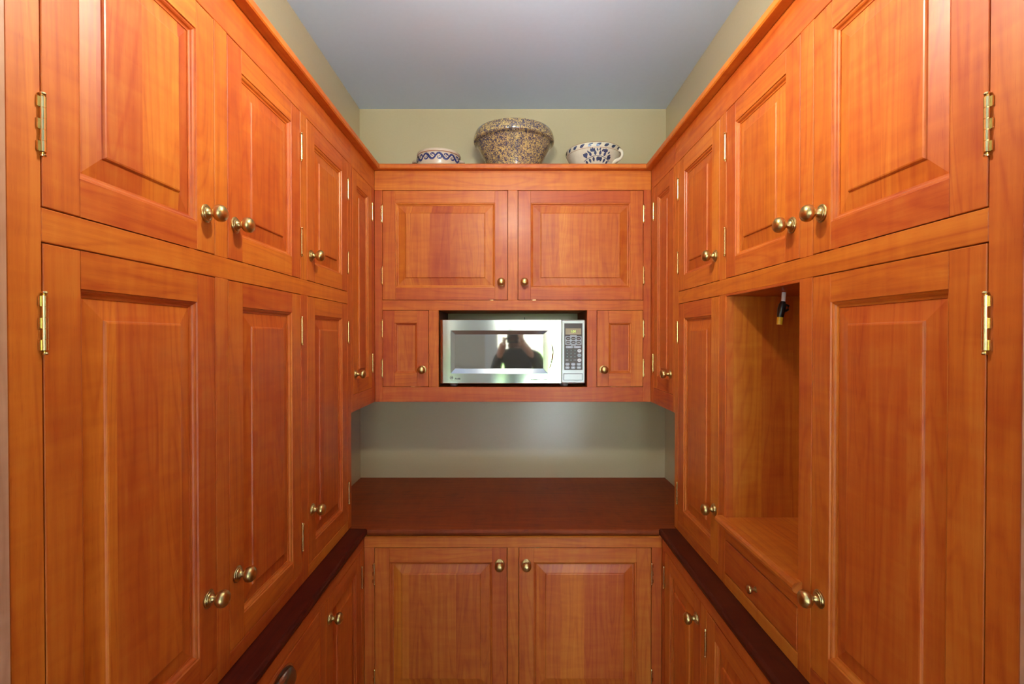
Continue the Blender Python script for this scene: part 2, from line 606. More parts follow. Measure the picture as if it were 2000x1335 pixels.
glazing('window_1', GX0, GX1, GZ0, GZ1, [.68])
glazing('window_2', HX0, HX1, HZ0, HZ1, [-1.62])
slab('trim_1', M_WHITE, [(GX0 - .10, GX0, Y_FAR, Y_FAR + .02, 0, GZ1 + .10), (GX0, GX1, Y_FAR, Y_FAR + .02, GZ1, GZ1 + .10), (GX1, GX1 + .10, Y_FAR, Y_FAR + .02, 0, GZ1 + .10)])
slab('bounce_patio', M_BOUNCE, [(-9, 9, -12, Y_FAR - .12, -0.35, -0.12)])  # unseen paving, added to bounce daylight up to the ceiling
slab('lawn', M_LAWN, [(-40, 40, -60, -12.05, -0.35, -0.14)])
# doorway jambs either side of the camera
for sg, nm in ((-1, 'trim_2'), (1, 'trim_3')):
    x0, x1 = sorted((sg * 0.567, sg * (WX if sg < 0 else WX)))
    s = Shape().box(x0, x1, Y_DOOR, Y_NEAR - 0.0015, 0, Z_CEIL, 'z', 0.001)
    struct(s.build(nm, M_JAMB, None))


# ------------------------------------------------------------------ tall side cabinets (columns one to three)
def cornice_bar(cab, mp, a0, a1, mitre):
    """square-edged cap with a small eased nose; mitred at the far end"""
    o = 0.028
    s = Shape()
    prof = [(-0.020, Z_COR), (o - 0.003, Z_COR), (o, Z_COR + 0.003), (o, Z_TOP - 0.004), (o - 0.004, Z_TOP), (-0.020, Z_TOP)]
    b0 = [s.bm.verts.new((a0, d, z)) for d, z in prof] if mitre != 'both' else [s.bm.verts.new((a0 + d + 0.0005, d, z)) for d, z in prof]
    b1 = [s.bm.verts.new((a1 - (d + 0.0005 if mitre else 0), d, z)) for d, z in prof]
    n = len(prof)
    for i in range(n):
        s.bm.faces.new((b0[i], b0[(i + 1) % n], b1[(i + 1) % n], b1[i]))
    s.bm.faces.new(b0[::-1])
    s.bm.faces.new(b1)
    for f in s.bm.faces:
        f[s.g] = 0
    return s.build('cornice', M_WOOD, cab, mp)


def side_tall(mp, side, label):
    sgn = -1 if side == 'left' else 1
    cab = thing('pantry_cabinet', label, 'cabinet', (sgn * (FX + WX) / 2, (Y_NEAR + Y_END) / 2, Z_CT), None)
    dep = WX - FX
    # carcass behind the frame
    s = Shape()
    if side == 'left':
        s.box(Y_NEAR, Y_END, -dep + .0005, -0.0205, Z_CT + .002, Z_TOP - .0005)
    else:
        s.box(Y_NEAR, NY0 - .018, -dep + .0005, -0.0205, Z_CT + .002, Z_TOP - .0005)
        s.box(NY1 + .018, Y_END, -dep + .0005, -0.0205, Z_CT + .002, Z_TOP - .0005)
        s.box(NY0 - .018, NY1 + .018, -dep + .0005, -0.0205, NZ1 + .016, Z_TOP - .0005)
        s.box(NY0 - .018, NY1 + .018, -dep + .0005, -0.0205, Z_CT + .002, NZ0 - .024)
    s.build('carcass', M_INSIDE, cab, mp)
    ys = [(Y_NEAR, D1[0]), (D1[1], D2[0]), (D2[1], D3[0]), (D3[1], Y_END)]
    for i, (y0, y1) in enumerate(ys):
        if i in (0, 3):
            frame_bar(cab, mp, 'stile', y0, y1, Z_CT + .001, Z_UT)
        else:
            frame_bar(cab, mp, 'stile', y0, y1, Z_U0, Z_UT)
            frame_bar(cab, mp, 'stile', y0, y1, Z_CT + .001, Z_L1)
    frame_bar(cab, mp, 'rail', Y_NEAR, Y_END, Z_UT, Z_COR + .01)
    frame_bar(cab, mp, 'rail', D1[0], D3[1], Z_L1, Z_U0)
    for y0, y1 in (D1, D2, D3):
        frame_bar(cab, mp, 'rail', y0, y1, Z_CT + .001, Z_L0)
    cornice_bar(cab, mp, Y_NEAR, Y_END, False)
    up = (Z_U0 + .099, Z_UT - .096)
    lo = (Z_L0 + .096, Z_L1 - .098)
    kz = 1.826
    door(cab, mp, *D1, Z_U0, Z_UT, (D1[1] - .027, kz), -1, up)
    door(cab, mp, *D2, Z_U0, Z_UT, (D2[0] + .027, kz), 1, up)
    door(cab, mp, *D3, Z_U0, Z_UT, (D3[0] + .027, kz), 1, up)
    door(cab, mp, *D1, Z_L0, Z_L1, (D1[1] - .027, 1.110), -1, lo)
    if side == 'left':
        door(cab, mp, *D2, Z_L0, Z_L1, (D2[0] + .027, 1.110), 1, lo)
    door(cab, mp, *D3, Z_L0, Z_L1, (D3[0] + .027, 1.110), 1, lo)
    if side == 'right':
        nd = -(NXB - FX)
        box('niche_back', M_PANEL, cab, mp, NY0 - .016, NY1 + .016, nd - .012, nd, NZ0 - .02, NZ1 + .014, 'z')
        box('niche_side', M_PANEL, cab, mp, NY1, NY1 + .016, nd, -.0202, NZ0 - .02, NZ1 + .014, 'z')
        box('niche_side', M_PANEL, cab, mp, NY0 - .016, NY0, nd, -.0202, NZ0 - .02, NZ1 + .014, 'z')
        box('niche_top', M_WOOD, cab, mp, NY0, NY1, nd, -.0202, NZ1 + .0005, NZ1 + .014, 'a')
        frame_bar(cab, mp, 'rail', D2[0], D2[1], NZ1, Z_L1)
        # small bead set round the opening
        for e0, e1 in ((D2[0], NY0), (NY1, D2[1])):
            box('bead', M_WOOD, cab, mp, e0, e1, -.020, -.0015, NZ0, NZ1, 'z')
        # sill with a rounded nose and a cove under it
        s = Shape()
        nose = [(nd, NZ0), (nd, NZ0 - .022), (.012, NZ0 - .022)]
        for k in range(7):
            t = -PI / 2 + PI * k / 6
            nose.append((.010 + .011 * math.cos(t), NZ0 - .011 + .011 * math.sin(t)))
        s.prism(nose, D2[0] + .0005, D2[1] - .0005, 'a', 'a')
        # horns of the nose in front of the stiles
        horn = [(.0006, NZ0), (.0006, NZ0 - .022)] + nose[3:]
        s.prism(horn, D2[1] - .0005, D2[1] + .016, 'a', 'a')
        s.prism(horn, D2[0] - .016, D2[0] + .0005, 'a', 'a')
        s.build('sill', M_WOOD, cab, mp)
        cove = [(.0004, NZ0 - .0225), (.0004, NZ0 - .034)]
        for k in range(5):
            t = PI / 2 * k / 4
            cove.append((.0104 - .010 * math.cos(t), NZ0 - .034 + .0115 * math.sin(t)))
        Shape().prism(cove, D2[0] - .010, D2[1] + .010, 'a', 'a').build('cove_moulding', M_WOOD, cab, mp)
        frame_bar(cab, mp, 'rail', D2[0], D2[1], 1.056, NZ0 - .0225)
        G = .0022
        dr = box('drawer', M_PANEL, cab, mp, D2[0] + G, D2[1] - G, -.020, .0005, Z_L0 + G, 1.056 - G, 'a', .0016)
        knob(dr, mp, (D2[0] + D2[1]) / 2, 1.005, small=True)
    return cab


ML, MR, MBK = map_left(FX), map_right(FX), map_back(YU)
side_tall(ML, 'left', 'tall cherry cabinet along the left wall with six raised panel doors')
side_tall(MR, 'right', 'tall cherry cabinet along the right wall with an open niche and small drawer')


# ------------------------------------------------------------------ corner upper cabinets (fourth column)
def side_corner(mp, side, label):
    sgn = -1 if side == 'left' else 1
    cab = thing('corner_cabinet', label, 'cabinet', (sgn * (FX + WX) / 2, (Y_END + YU) / 2, Z_UB))
    box('carcass', M_INSIDE, cab, mp, Y_END + .0005, YU - .0005, -(WX - FX) + .0005, -.0205, Z_UB + .004, Z_TOP - .0005)
    box('bottom_panel', M_WOOD, cab, mp, Y_END + .0005, YU - .0005, -(WX - FX) + .0005, -.0205, Z_UB, Z_UB + .004, 'a')
    frame_bar(cab, mp, 'stile', Y_END + .0003, D4[0], Z_UB, Z_UT)
    frame_bar(cab, mp, 'stile', D4[1], YU - .0003, Z_UB, Z_UT)
    frame_bar(cab, mp, 'rail', D4[0], D4[1], Z_UB, Z_S0)
    frame_bar(cab, mp, 'rail', Y_END + .0003, YU - .0003, Z_UT, Z_COR + .01)
    cornice_bar(cab, mp, Y_END + .0003, YU - .0003, True)
    door(cab, mp, *D4, Z_S0, Z_UT, (D4[0] + .026, 1.464), 1, (Z_S0 + .1, Z_UT - .098), st=.046)
    return cab


side_corner(ML, 'left', 'narrow cherry corner cabinet at far left with one tall door')
side_corner(MR, 'right', 'narrow cherry corner cabinet at far right with one tall door')

# ------------------------------------------------------------------ upper back cabinet round the microwave
cab = thing('upper_cabinet', 'cherry upper cabinet on the back wall with an open bay holding the microwave', 'cabinet', (0, (YU + WY) / 2, Z_UB))
DB = WY - YU
MX = 0.306
XB1, XB2, XS = 0.537, 0.0205, 0.346
FI = FX - .0003
box('carcass', M_INSIDE, cab, MBK, -WX + .0005, WX - .0005, -DB + .0005, -.0205, Z_ST + .018, Z_TOP - .0205)
box('top_deck', M_WOOD, cab, MBK, -WX + .0005, WX - .0005, -DB + .0005, -.0205, Z_TOP - .020, Z_TOP, 'a')
for sg in (-1, 1):
    x0, x1 = sorted((sg * (MX + .001), sg * (WX - .0005)))
    box('side_box', M_INSIDE, cab, MBK, x0, x1, -DB + .0005, -.0205, Z_S0, Z_ST + .0175)
box('bay_top', M_WOOD, cab, MBK, -MX, MX, -DB + .0005, -.0205, Z_ST + .001, Z_ST + .0175, 'a')
box('bay_floor', M_WOOD, cab, MBK, -WX + .0005, WX - .0005, -DB + .0005, -.0205, Z_UB + .003, Z_S0 - .0005, 'a')
box('bottom_panel', M_WOOD, cab, MBK, -FI, FI, -DB + .0005, -.0205, Z_UB, Z_UB + .0028, 'a')
frame_bar(cab, MBK, 'rail', -FI, FI, Z_UT, Z_COR + .01)
for sg in (-1, 1):
    x0, x1 = sorted((sg * XB1, sg * FI))
    frame_bar(cab, MBK, 'stile', x0, x1, Z_UB, Z_UT)
    x0, x1 = sorted((sg * MX, sg * XS))
    frame_bar(cab, MBK, 'stile', x0, x1, Z_S0, Z_ST)
frame_bar(cab, MBK, 'stile', -XB2, XB2, 1.7495, Z_UT)
frame_bar(cab, MBK, 'rail', -XB1, XB1, Z_ST, 1.7495)
frame_bar(cab, MBK, 'rail', -XB1, XB1, Z_UB, Z_S0)
cornice_bar(cab, MBK, -FX, FX, 'both')
for sg in (-1, 1):
    x0, x1 = sorted((sg * XB2, sg * XB1))
    door(cab, MBK, x0, x1, 1.7495, Z_UT, (sg * (XB2 + .027), 1.823), sg, (1.850, 2.103))
    x0, x1 = sorted((sg * XS, sg * XB1))
    door(cab, MBK, x0, x1, Z_S0, Z_ST, (sg * (XS + .027), 1.464), sg, (1.470, 1.631), flat=True, st=.048, rt=.050, rb=.055)

# ------------------------------------------------------------------ base cabinets
ZB0, ZB1 = 0.305, 0.862
MBL, MBR, MBB = map_left(BX), map_right(BX), map_back(YB)
cab = thing('base_cabinet', 'cherry base cabinet on the back wall with two doors under the worktop', 'cabinet', (0, (YB + WY) / 2, 0))
BI = BX - .0003
box('carcass', M_INSIDE, cab, MBB, -WX + .0005, WX - .0005, -(WY - YB) + .0005, -.0205, .10, Z_CT - .0235)
box('toe_kick', M_WOOD, cab, MBB, -BI, BI, -.08, -.06, 0, .0995, 'a')
frame_bar(cab, MBB, 'rail', -BI, BI, ZB1, Z_CT - .0235)
frame_bar(cab, MBB, 'rail', -.485, .485, .10, .135)
frame_bar(cab, MBB, 'rail', -.485, .485, .27, ZB0)
for sg in (-1, 1):
    x0, x1 = sorted((sg * .485, sg * BI))
    frame_bar(cab, MBB, 'stile', x0, x1, .10, ZB1)
frame_bar(cab, MBB, 'stile', -.0197, .0197, ZB0, ZB1)
for sg in (-1, 1):
    x0, x1 = sorted((sg * .0197, sg * .485))
    door(cab, MBB, x0, x1, ZB0, ZB1, (sg * .0465, .805), sg, (ZB0 + .093, .771))
box('drawer', M_PANEL, cab, MBB, -.483, .483, -.02, 0, .137, .268, 'a', .0016)


def side_base(mp, side, label):
    sgn = -1 if side == 'left' else 1
    yend = YB - .0005
    cab = thing('base_cabinet', label, 'cabinet', (sgn * (BX + WX) / 2, (Y_NEAR + yend) / 2, 0))
    box('carcass', M_INSIDE, cab, mp, Y_NEAR, yend + .0185, -(WX - BX) + .0005, -.0205, .10, Z_CT - .0235)
    box('toe_kick', M_WOOD, cab, mp, Y_NEAR, yend, -.08, -.06, 0, .0995, 'a')
    frame_bar(cab, mp, 'rail', Y_NEAR, yend, ZB1, Z_CT - .0235)
    frame_bar(cab, mp, 'rail', D1[0], 1.68, .10, .135)
    frame_bar(cab, mp, 'stile', Y_NEAR, D1[0], .10, ZB1)
    frame_bar(cab, mp, 'stile', 1.68, yend, .10, ZB1)
    frame_bar(cab, mp, 'stile', D2[1], D3[0], .135, ZB1)
    hz = (.135 + .093, ZB1 - .089)
    door(cab, mp, D3[0], 1.68, .135, ZB1, (D3[0] + .028, .800), 1, hz)
    if side == 'left':
        y0 = .862
        frame_bar(cab, mp, 'stile', y0 - .04, y0, .135, ZB1)
        door(cab, mp, D1[0], y0 - .04, .135, ZB1, (y0 - .068, .800), -1, hz)
        zs = [.135, .365, .60, ZB1]
        for i in range(3):
            G = .0022
            top = zs[i + 1] if i == 2 else zs[i + 1] - .04
            if i < 2:
                frame_bar(cab, mp, 'rail', y0, D2[1], zs[i + 1] - .04, zs[i + 1])
            dr = box('drawer', M_PANEL, cab, mp, y0 + G, D2[1] - G, -.020, .0004, zs[i] + G, top - G, 'a', .0016)
            # cup pull: backplate flange and a half dome open below
            s = Shape()
            yc, zc = (y0 + D2[1]) / 2, top - .046
            R, P, Hh = .052, .024, .034
            nu, nv = 16, 7
            grid = []
            for i2 in range(nu + 1):
                th = PI * i2 / nu
                row = []
                for j in range(nv + 1):
                    ph = PI / 2 * j / nv
                    # arch over the width, bulging from the drawer and down over the fingers
                    row.append(s.bm.verts.new((yc - R * math.cos(th), P * math.sin(th) ** 0.6 * math.sin(ph) + .001, zc + Hh * (math.cos(ph) * math.sin(th) ** 0.5) - .004)))
                grid.append(row)
            for i2 in range(nu):
                for j in range(nv):
                    f = s.bm.faces.new((grid[i2][j], grid[i2 + 1][j], grid[i2 + 1][j + 1], grid[i2][j + 1]))
                    f.smooth = True
            bmesh.ops.solidify(s.bm, geom=s.bm.faces[:], thickness=.0018)
            arc = [(yc - (R + .006) * math.cos(PI * q / 16), zc - .006 + (Hh + .008) * math.sin(PI * q / 16) ** 0.6) for q in range(17)]
            lo = [s.bm.verts.new((a, .0005, z)) for a, z in arc]
            hi = [s.bm.verts.new((a, .0030, z)) for a, z in arc]
            s.bm.faces.new(lo[::-1]); s.bm.faces.new(hi)
            for q in range(17):
                s.bm.faces.new((lo[q], lo[(q + 1) % 17], hi[(q + 1) % 17], hi[q]))
            s.build('cup_pull', M_GUNMETAL, dr, mp)
    else:
        frame_bar(cab, mp, 'stile', D1[1], D2[0], .135, ZB1)
        door(cab, mp, *D2, .135, ZB1, (D2[0] + .028, .800), 1, hz)
        door(cab, mp, *D1, .135, ZB1, (D1[1] - .028, .800), -1, hz)
    return cab


side_base(MBL, 'left', 'low cherry base cabinet on the left with drawers and cup pulls')
side_base(MBR, 'right', 'low cherry base cabinet on the right below the niche cabinet, doors only')


# ------------------------------------------------------------------ worktops
def nose_profile(d_back, d_front, z0, z1, r):
    p = [(d_back, z1), (d_back, z0), (d_front - r * .6, z0)]
    for k in range(7):
        t = -PI / 2 + PI * k / 6
        p.append((d_front - r + r * math.cos(t), (z0 + z1) / 2 + (z1 - z0) / 2 * math.sin(t)))
    return p


CX, YC = 0.507, 1.698
t = thing('worktop', 'long reddish brown wooden worktop across the back wall below the microwave', 'worktop', (0, 2.0, Z_CT - .023))
s = Shape()
s.prism([(-WX + .0005, Y_END + .0005), (WX - .0005, Y_END + .0005), (WX - .0005, WY - .0005), (-WX + .0005, WY - .0005)], Z_CT - .022, Z_CT, 'z', 'a')
s.box(-FX + .0005, FX - .0005, YC + .011, Y_END + .0005, Z_CT - .022, Z_CT, 'a')
s.build('slab', M_TOP, t)
mpc = map_back(YC + .0105)
Shape().prism(nose_profile(-.0004, .0105, Z_CT - .022, Z_CT, .008), -CX + .0005, CX - .0005, 'a', 'a').build('front_edge', M_TOP, t, mpc)
cv = [(.0003, Z_CT - .0225), (.0003, Z_CT - .034)] + [(.0095 - .009 * math.cos(PI / 2 * k / 4), Z_CT - .034 + .0115 * math.sin(PI / 2 * k / 4)) for k in range(5)]
Shape().prism(cv, -BX + .0105, BX - .0105, 'a', 'a').build('cove_moulding', M_WOOD, t, MBB)
for sg, sd in ((-1, 'left'), (1, 'right')):
    mp = map_left(CX) if sg < 0 else map_right(CX)
    mpb = MBL if sg < 0 else MBR
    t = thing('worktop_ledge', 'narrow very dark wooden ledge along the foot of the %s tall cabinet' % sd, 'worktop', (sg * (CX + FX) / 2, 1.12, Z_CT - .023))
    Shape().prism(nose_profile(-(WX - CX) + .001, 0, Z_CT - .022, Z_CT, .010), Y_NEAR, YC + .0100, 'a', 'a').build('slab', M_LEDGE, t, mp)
    Shape().prism(cv, Y_NEAR, YB - .0105, 'a', 'a').build('cove_moulding', M_WOOD, t, mpb)


# ------------------------------------------------------------------ microwave oven
def text_obj(name, body, size, x, z, y, mat, parent, align='LEFT', shear=0.0, extr=0.0002, bold=0.0):
    cu = bpy.data.curves.new(name, 'FONT')
    cu.body = body
    cu.size = size
    cu.align_x = align
    cu.align_y = 'CENTER'
    cu.shear = shear
    cu.extrude = extr
    cu.offset = bold
    cu.resolution_u = 3
    tmp = bpy.data.objects.new(name, cu)
    COL.objects.link(tmp)
    bpy.context.view_layer.update()
    me = bpy.data.meshes.new_from_object(tmp.evaluated_get(bpy.context.evaluated_depsgraph_get()))
    bpy.data.objects.remove(tmp)
    bpy.data.curves.remove(cu)
    me.transform(Matrix.Rotation(PI / 2, 4, 'X'))
    me.materials.clear()
    me.materials.append(mat)
    o = bpy.data.objects.new(name, me)
    return link(o, parent, (x, y, z))


def print_bar(n, size, x, z, y, mat, parent):
    """a printed word too small to read: a thin strip of its length"""
    hw, hh = n * size * .3, size * .3
    return Shape().box(x - hw, x + hw, y, y + .0004, z - hh, z + hh).build('print_strip', mat, parent)


MW0, MW1, MZ0, MZ1, MY = -0.2985, 0.2975, 1.4075, 1.6690, 2.020
K = (MW1 - MW0) / 1830.0


def mx(px):
    return MW0 + (px - 60) * K


def mz(py):
    return MZ1 - (py - 150) * (MZ1 - MZ0) / 800.0


mw = thing('microwave_oven', 'stainless steel microwave with mirrored window set in the back cabinet bay', 'microwave', (0, 2.17, Z_S0))
MI = lambda a, d, z: Vector((a, MY - d, z))
Shape().box(MW0 + .004, MW1 - .004, -.29, -.030, MZ0 + .003, MZ1 - .003, 'a', .003).build('body', M_TRIM, mw, MI)
# door skin: a gently bowed steel sheet with a rounded left edge, opening for the window
DX1 = mx(1586)
wo = (mx(190), mx(1425), mz(825), mz(285))     # outer edge of the recessed window frame
wg = (mx(245), mx(1360), mz(765), mz(335))     # glass


def bow(x):
    t = (x - MW0) / (DX1 - MW0)
    edge = max(0.0, 1 - (x - MW0) / 0.012)
    return 0.004 * math.sin(PI * min(1, max(0, t))) - 0.006 * edge ** 2.4


s = Shape()
xs = sorted(set([MW0 + (DX1 - MW0) * i / 40 for i in range(41)] + [wo[0], wo[1]] + [MW0 + .012 * i / 8 for i in range(9)]))
zs = sorted(set([MZ0, MZ0 + .0015, MZ1 - .0015, MZ1, wo[2], wo[3]]))


def edz(z):
    return -0.002 if z in (MZ0, MZ1) else 0.0


gv = {}
for x in xs:
    for z in zs:
        gv[(x, z)] = s.bm.verts.new((x, bow(x) + edz(z), z))
for i in range(len(xs) - 1):
    for j in range(len(zs) - 1):
        if xs[i] >= wo[0] - 1e-6 and xs[i + 1] <= wo[1] + 1e-6 and zs[j] >= wo[2] - 1e-6 and zs[j + 1] <= wo[3] + 1e-6:
            continue
        f = s.bm.faces.new((gv[(xs[i], zs[j])], gv[(xs[i + 1], zs[j])], gv[(xs[i + 1], zs[j + 1])], gv[(xs[i], zs[j + 1])]))
        f.smooth = True
# side returns
edge_loop = [(x, MZ0) for x in xs] + [(DX1, z) for z in zs[1:]] + [(x, MZ1) for x in xs[::-1][1:]] + [(MW0, z) for z in zs[::-1][1:-1]]
bk = {p: s.bm.verts.new((p[0], -.0295, p[1])) for p in edge_loop}
for p, q in zip(edge_loop, edge_loop[1:] + edge_loop[:1]):
    s.bm.faces.new((gv[p], gv[q], bk[q], bk[p]))
mdoor = s.build('door', M_STEEL, mw, MI)
# recessed window frame (four chamfered faces) and glass
s = Shape()
ix = [x for x in xs if wo[0] - 1e-6 <= x <= wo[1] + 1e-6]
GD = -0.004
top = [s.bm.verts.new((x, bow(x), wo[3])) for x in ix]
bot = [s.bm.verts.new((x, bow(x), wo[2])) for x in ix]
lerp = lambda x: wg[0] + (x - wo[0]) / (wo[1] - wo[0]) * (wg[1] - wg[0])
gtop = [s.bm.verts.new((lerp(x), GD, wg[3])) for x in ix]
gbot = [s.bm.verts.new((lerp(x), GD, wg[2])) for x in ix]
for i in range(len(ix) - 1):
    for A, B in ((top, gtop), (bot, gbot)):
        f = s.bm.faces.new((A[i], A[i + 1], B[i + 1], B[i]))
        f.smooth = True
s.bm.faces.new((top[0], gtop[0], gbot[0], bot[0]))
s.bm.faces.new((top[-1], gtop[-1], gbot[-1], bot[-1]))
s.build('window_frame', M_STEEL, mdoor, MI)
Shape().box(wg[0], wg[1], GD - .004, GD + .0004, wg[2], wg[3]).build('window_glass', M_GLASSM, mdoor, MI)
# curved grip ridge right of the window
pts, rs = [], []
for k in range(17):
    q = -1 + 2 * k / 16
    x = mx(1432) + (1 - q * q) * 48 * K
    pts.append((x, bow(x) - .001, mz(555) + q * .072))
    rs.append(.0030 * (1 - abs(q) ** 3 * .7))
Shape().tube(pts, .003, 8, rs).build('grip_ridge', M_STEEL, mdoor, MI)
# the printed marks
yf = MY - bow(mx(330)) - .0004
s = Shape()
lx, lz = mx(203), mz(878)
for r0, r1 in ((.0074, .0064),):
    n = 28
    o_, i_ = [], []
    for k in range(n):
        c, sn = math.cos(2 * PI * k / n), math.sin(2 * PI * k / n)
        o_.append(s.bm.verts.new((lx + r0 * c, .0014, lz + r0 * sn)))
        i_.append(s.bm.verts.new((lx + r1 * c, .0014, lz + r1 * sn)))
    for k in range(n):
        s.bm.faces.new((o_[k], o_[(k + 1) % n], i_[(k + 1) % n], i_[k]))
for q in range(4):
    t0 = PI / 4 + q * PI / 2
    pp = [(lx + .0058 * math.cos(t0 + dt) * f_, .0014, lz + .0058 * math.sin(t0 + dt) * f_) for dt, f_ in ((-.5, 1), (-.1, .8), (.3, 1), (.2, .72), (-.4, .72))]
    s.bm.faces.new([s.bm.verts.new(p) for p in pp])
s.build('logo_ring', M_PRINT, mdoor, lambda a, d, z: Vector((a, MY - bow(lx + .009) - .0004, z)), normals=True)
text_obj('logo_letters', 'GE', .0078, lx, lz, yf - .0006, M_PRINT, mdoor, 'CENTER', .25, bold=.0003)
text_obj('lettering', 'Profile', .0088, mx(240), mz(892), yf - .0008, M_PRINT, mdoor, 'LEFT', .4, bold=.0003)
Shape().box(mx(195), mx(285), .0020, .0024, mz(913), mz(911)).build('underline', M_GUNMETAL, mdoor, MI)
text_obj('lettering', 'Spacemaker II', .0062, mx(1202), mz(902), MY - bow(mx(1190)) - .0004, M_PRINT, mdoor, 'LEFT', .2, bold=.00025)
print_bar(6, .0045, mx(1385), mz(902), MY - bow(mx(1350)) - .0004, M_KEY, mdoor)
# control panel
s = Shape()
s.box(DX1 + .0008, MW1, -.0295, .0010, MZ0, MZ1, 'z', .004)
cp = s.build('control_panel', M_TRIM, mw, MI)
Shape().box(mx(1625), mx(1855), .0006, .0016, mz(780), mz(195), 'z', .0004).build('keypad', M_PADK, cp, MI)
Shape().box(mx(1640), mx(1838), .0014, .0021, mz(335), mz(258)).build('display', M_DISP, cp, MI)
text_obj('digits', '1:01', .0140, mx(1738), mz(298), MY - .0026, M_DIGIT, cp, 'CENTER')


def pill(x, z, hw, hh, d0, d1, mat, name='button', n=6):
    s = Shape()
    pts = []
    r = min(hw, hh)
    for cx, a0 in ((hw - r, -PI / 2), (-(hw - r), PI / 2)):
        for k in range(n + 1):
            t = a0 + PI * k / n
            pts.append((x + cx + r * math.cos(t), z + hh / r * r * math.sin(t) if hh <= hw else z + r * math.sin(t)))
    lo = [s.bm.verts.new((p, d0, q)) for p, q in pts]
    hi = [s.bm.verts.new((p, d1, q)) for p, q in pts]
    s.bm.faces.new(hi)
    m_ = len(pts)
    for k in range(m_):
        s.bm.faces.new((lo[k], lo[(k + 1) % m_], hi[(k + 1) % m_], hi[k]))
    return s.build(name, mat, cp, MI)


Shape().box(mx(1638), mx(1842), .0012, .0020, mz(464), mz(358), 'z', .0004).build('button_surround', M_KEY, cp, MI)
for row, names6 in ((385, (7, 8, 6)), (434, (9, 6, 7))):
    for x, w6 in zip((1674, 1740, 1806), names6):
        pill(mx(x), mz(row), 29 * K, 19 * K, .0018, .0026, M_PADK)
        print_bar(w6, .0026, mx(x), mz(row), MY - .0028, M_KEYW, cp)
print_bar(14, .0032, mx(1740), mz(350), MY - .0019, M_KEYW, cp)
print_bar(11, .0028, mx(1740), mz(471), MY - .0019, M_KEYW, cp)
for x, w2 in ((1689, 8), (1790, 11)):
    pill(mx(x), mz(493), 47 * K, 15 * K, .0014, .0022, M_KEY)
    print_bar(w2, .0024, mx(x), mz(493), MY - .0024, M_KEYW, cp)
for i in range(9):
    x, y = (1660, 1710, 1760)[i % 3], (535, 576, 617)[i // 3]
    pill(mx(x), mz(y), 19 * K, 15 * K, .0014, .0019, M_BLACK)
    text_obj('lettering', str(i + 1), .0072, mx(x), mz(y), MY - .0022, M_KEYW, cp, 'CENTER')
pill(mx(1710), mz(659), 19 * K, 15 * K, .0014, .0019, M_BLACK)
text_obj('lettering', '0', .0072, mx(1710), mz(659), MY - .0022, M_KEYW, cp, 'CENTER')
print_bar(5, .0036, mx(1660), mz(656), MY - .0020, M_KEYW, cp)
print_bar(6, .0032, mx(1760), mz(656), MY - .0020, M_KEY, cp)
for y, m_, w3 in ((540, M_KEYW, 5), (597, M_KEY, 5), (658, M_KEYW, 5)):
    pill(mx(1815), mz(y), 25 * K, 21 * K, .0014, .0024, m_)
    print_bar(w3, .0028, mx(1815), mz(y), MY - .0026, M_PRINT, cp)
for y, ws in ((709, (5, 6, 5)), (751, (5, 4, 6))):
    for x, w4 in zip((1665, 1738, 1809), ws):
        pill(mx(x), mz(y), 28 * K, 17 * K, .0014, .0023, M_KEY)
        print_bar(w4, .0028, mx(x), mz(y), MY - .0025, M_KEYW, cp)
Shape().box(mx(1616), mx(1857), .0006, .0012, mz(912), mz(823)).build('button_recess', M_BLACK, cp, MI)
Shape().box(mx(1621), mx(1852), .0010, .0030, mz(908), mz(828), 'z', .001).build('door_button', M_TRIM, cp, MI)
for x, dpt in ((mx(215), -.05), (mx(1640), -.05), (mx(215), -.25), (mx(1640), -.25)):
    Shape().lathe([(.014, 0), (.017, .004), (.019, MZ0 + .0035 - Z_S0)], 16, 'z', (x, dpt, Z_S0 + .0002)).build('foot', M_TRIM, mw, MI)
for x in (1480, 1740):
    Shape().box(mx(x - 60), mx(x + 60), -.10, -.045, MZ0 - .006, MZ0 + .0035, 'a', .002).build('vent_ridge', M_TRIM, mw, MI)
# a small screw hook on the wall above the oven
s = Shape().tube([(.056, WY - .0005, 1.690), (.056, WY - .006, 1.690), (.056, WY - .010, 1.687), (.056, WY - .010, 1.682), (.056, WY - .006, 1.679)], .0017, 8)
tag(s.build('wall_hook', M_TAPE, None), 'tiny dark hook in the wall just above the microwave', 'hook')


# ------------------------------------------------------------------ stoneware on top of the cabinet
def bowl_mesh(name, mat, parent, prof, at, n=72):
    s = Shape()
    s.lathe(prof, n, 'z', at, close=False)
    s.bm.faces.new([v for v in s.bm.verts][:n][::-1])
    s.bm.faces.new([v for v in s.bm.verts][-n:])
    return s.build(name, mat, parent)


def radius_at(prof, h):
    for (r0, h0), (r1, h1) in zip(prof, prof[1:]):
        if h0 <= h <= h1 and h1 > h0:
            return r0 + (r1 - r0) * (h - h0) / (h1 - h0)
    return prof[-1][0]


def decal(prof, at, shapes, off=.0007):
    """flat painted outlines wrapped on a turned surface; each shape is a fan of (arc metres, height)"""
    s = Shape()
    for poly in shapes:
        vs = []
        for p, h in poly:
            r = radius_at(prof, h) + off
            rm = radius_at(prof, .05)
            th = -PI / 2 + p / rm
            vs.append(s.bm.verts.new((at[0] + r * math.cos(th), at[1] + r * math.sin(th), at[2] + h)))
        c = sum((v.co for v in vs), Vector()) / len(vs)
        d = Vector((c.x - at[0], c.y - at[1], 0)).normalized()
        rr = radius_at(prof, c.z - at[2]) + off
        cv_ = s.bm.verts.new((at[0] + d.x * rr, at[1] + d.y * rr, c.z))
        for i in range(len(vs)):
            s.bm.faces.new((vs[i], vs[(i + 1) % len(vs)], cv_))
    return s


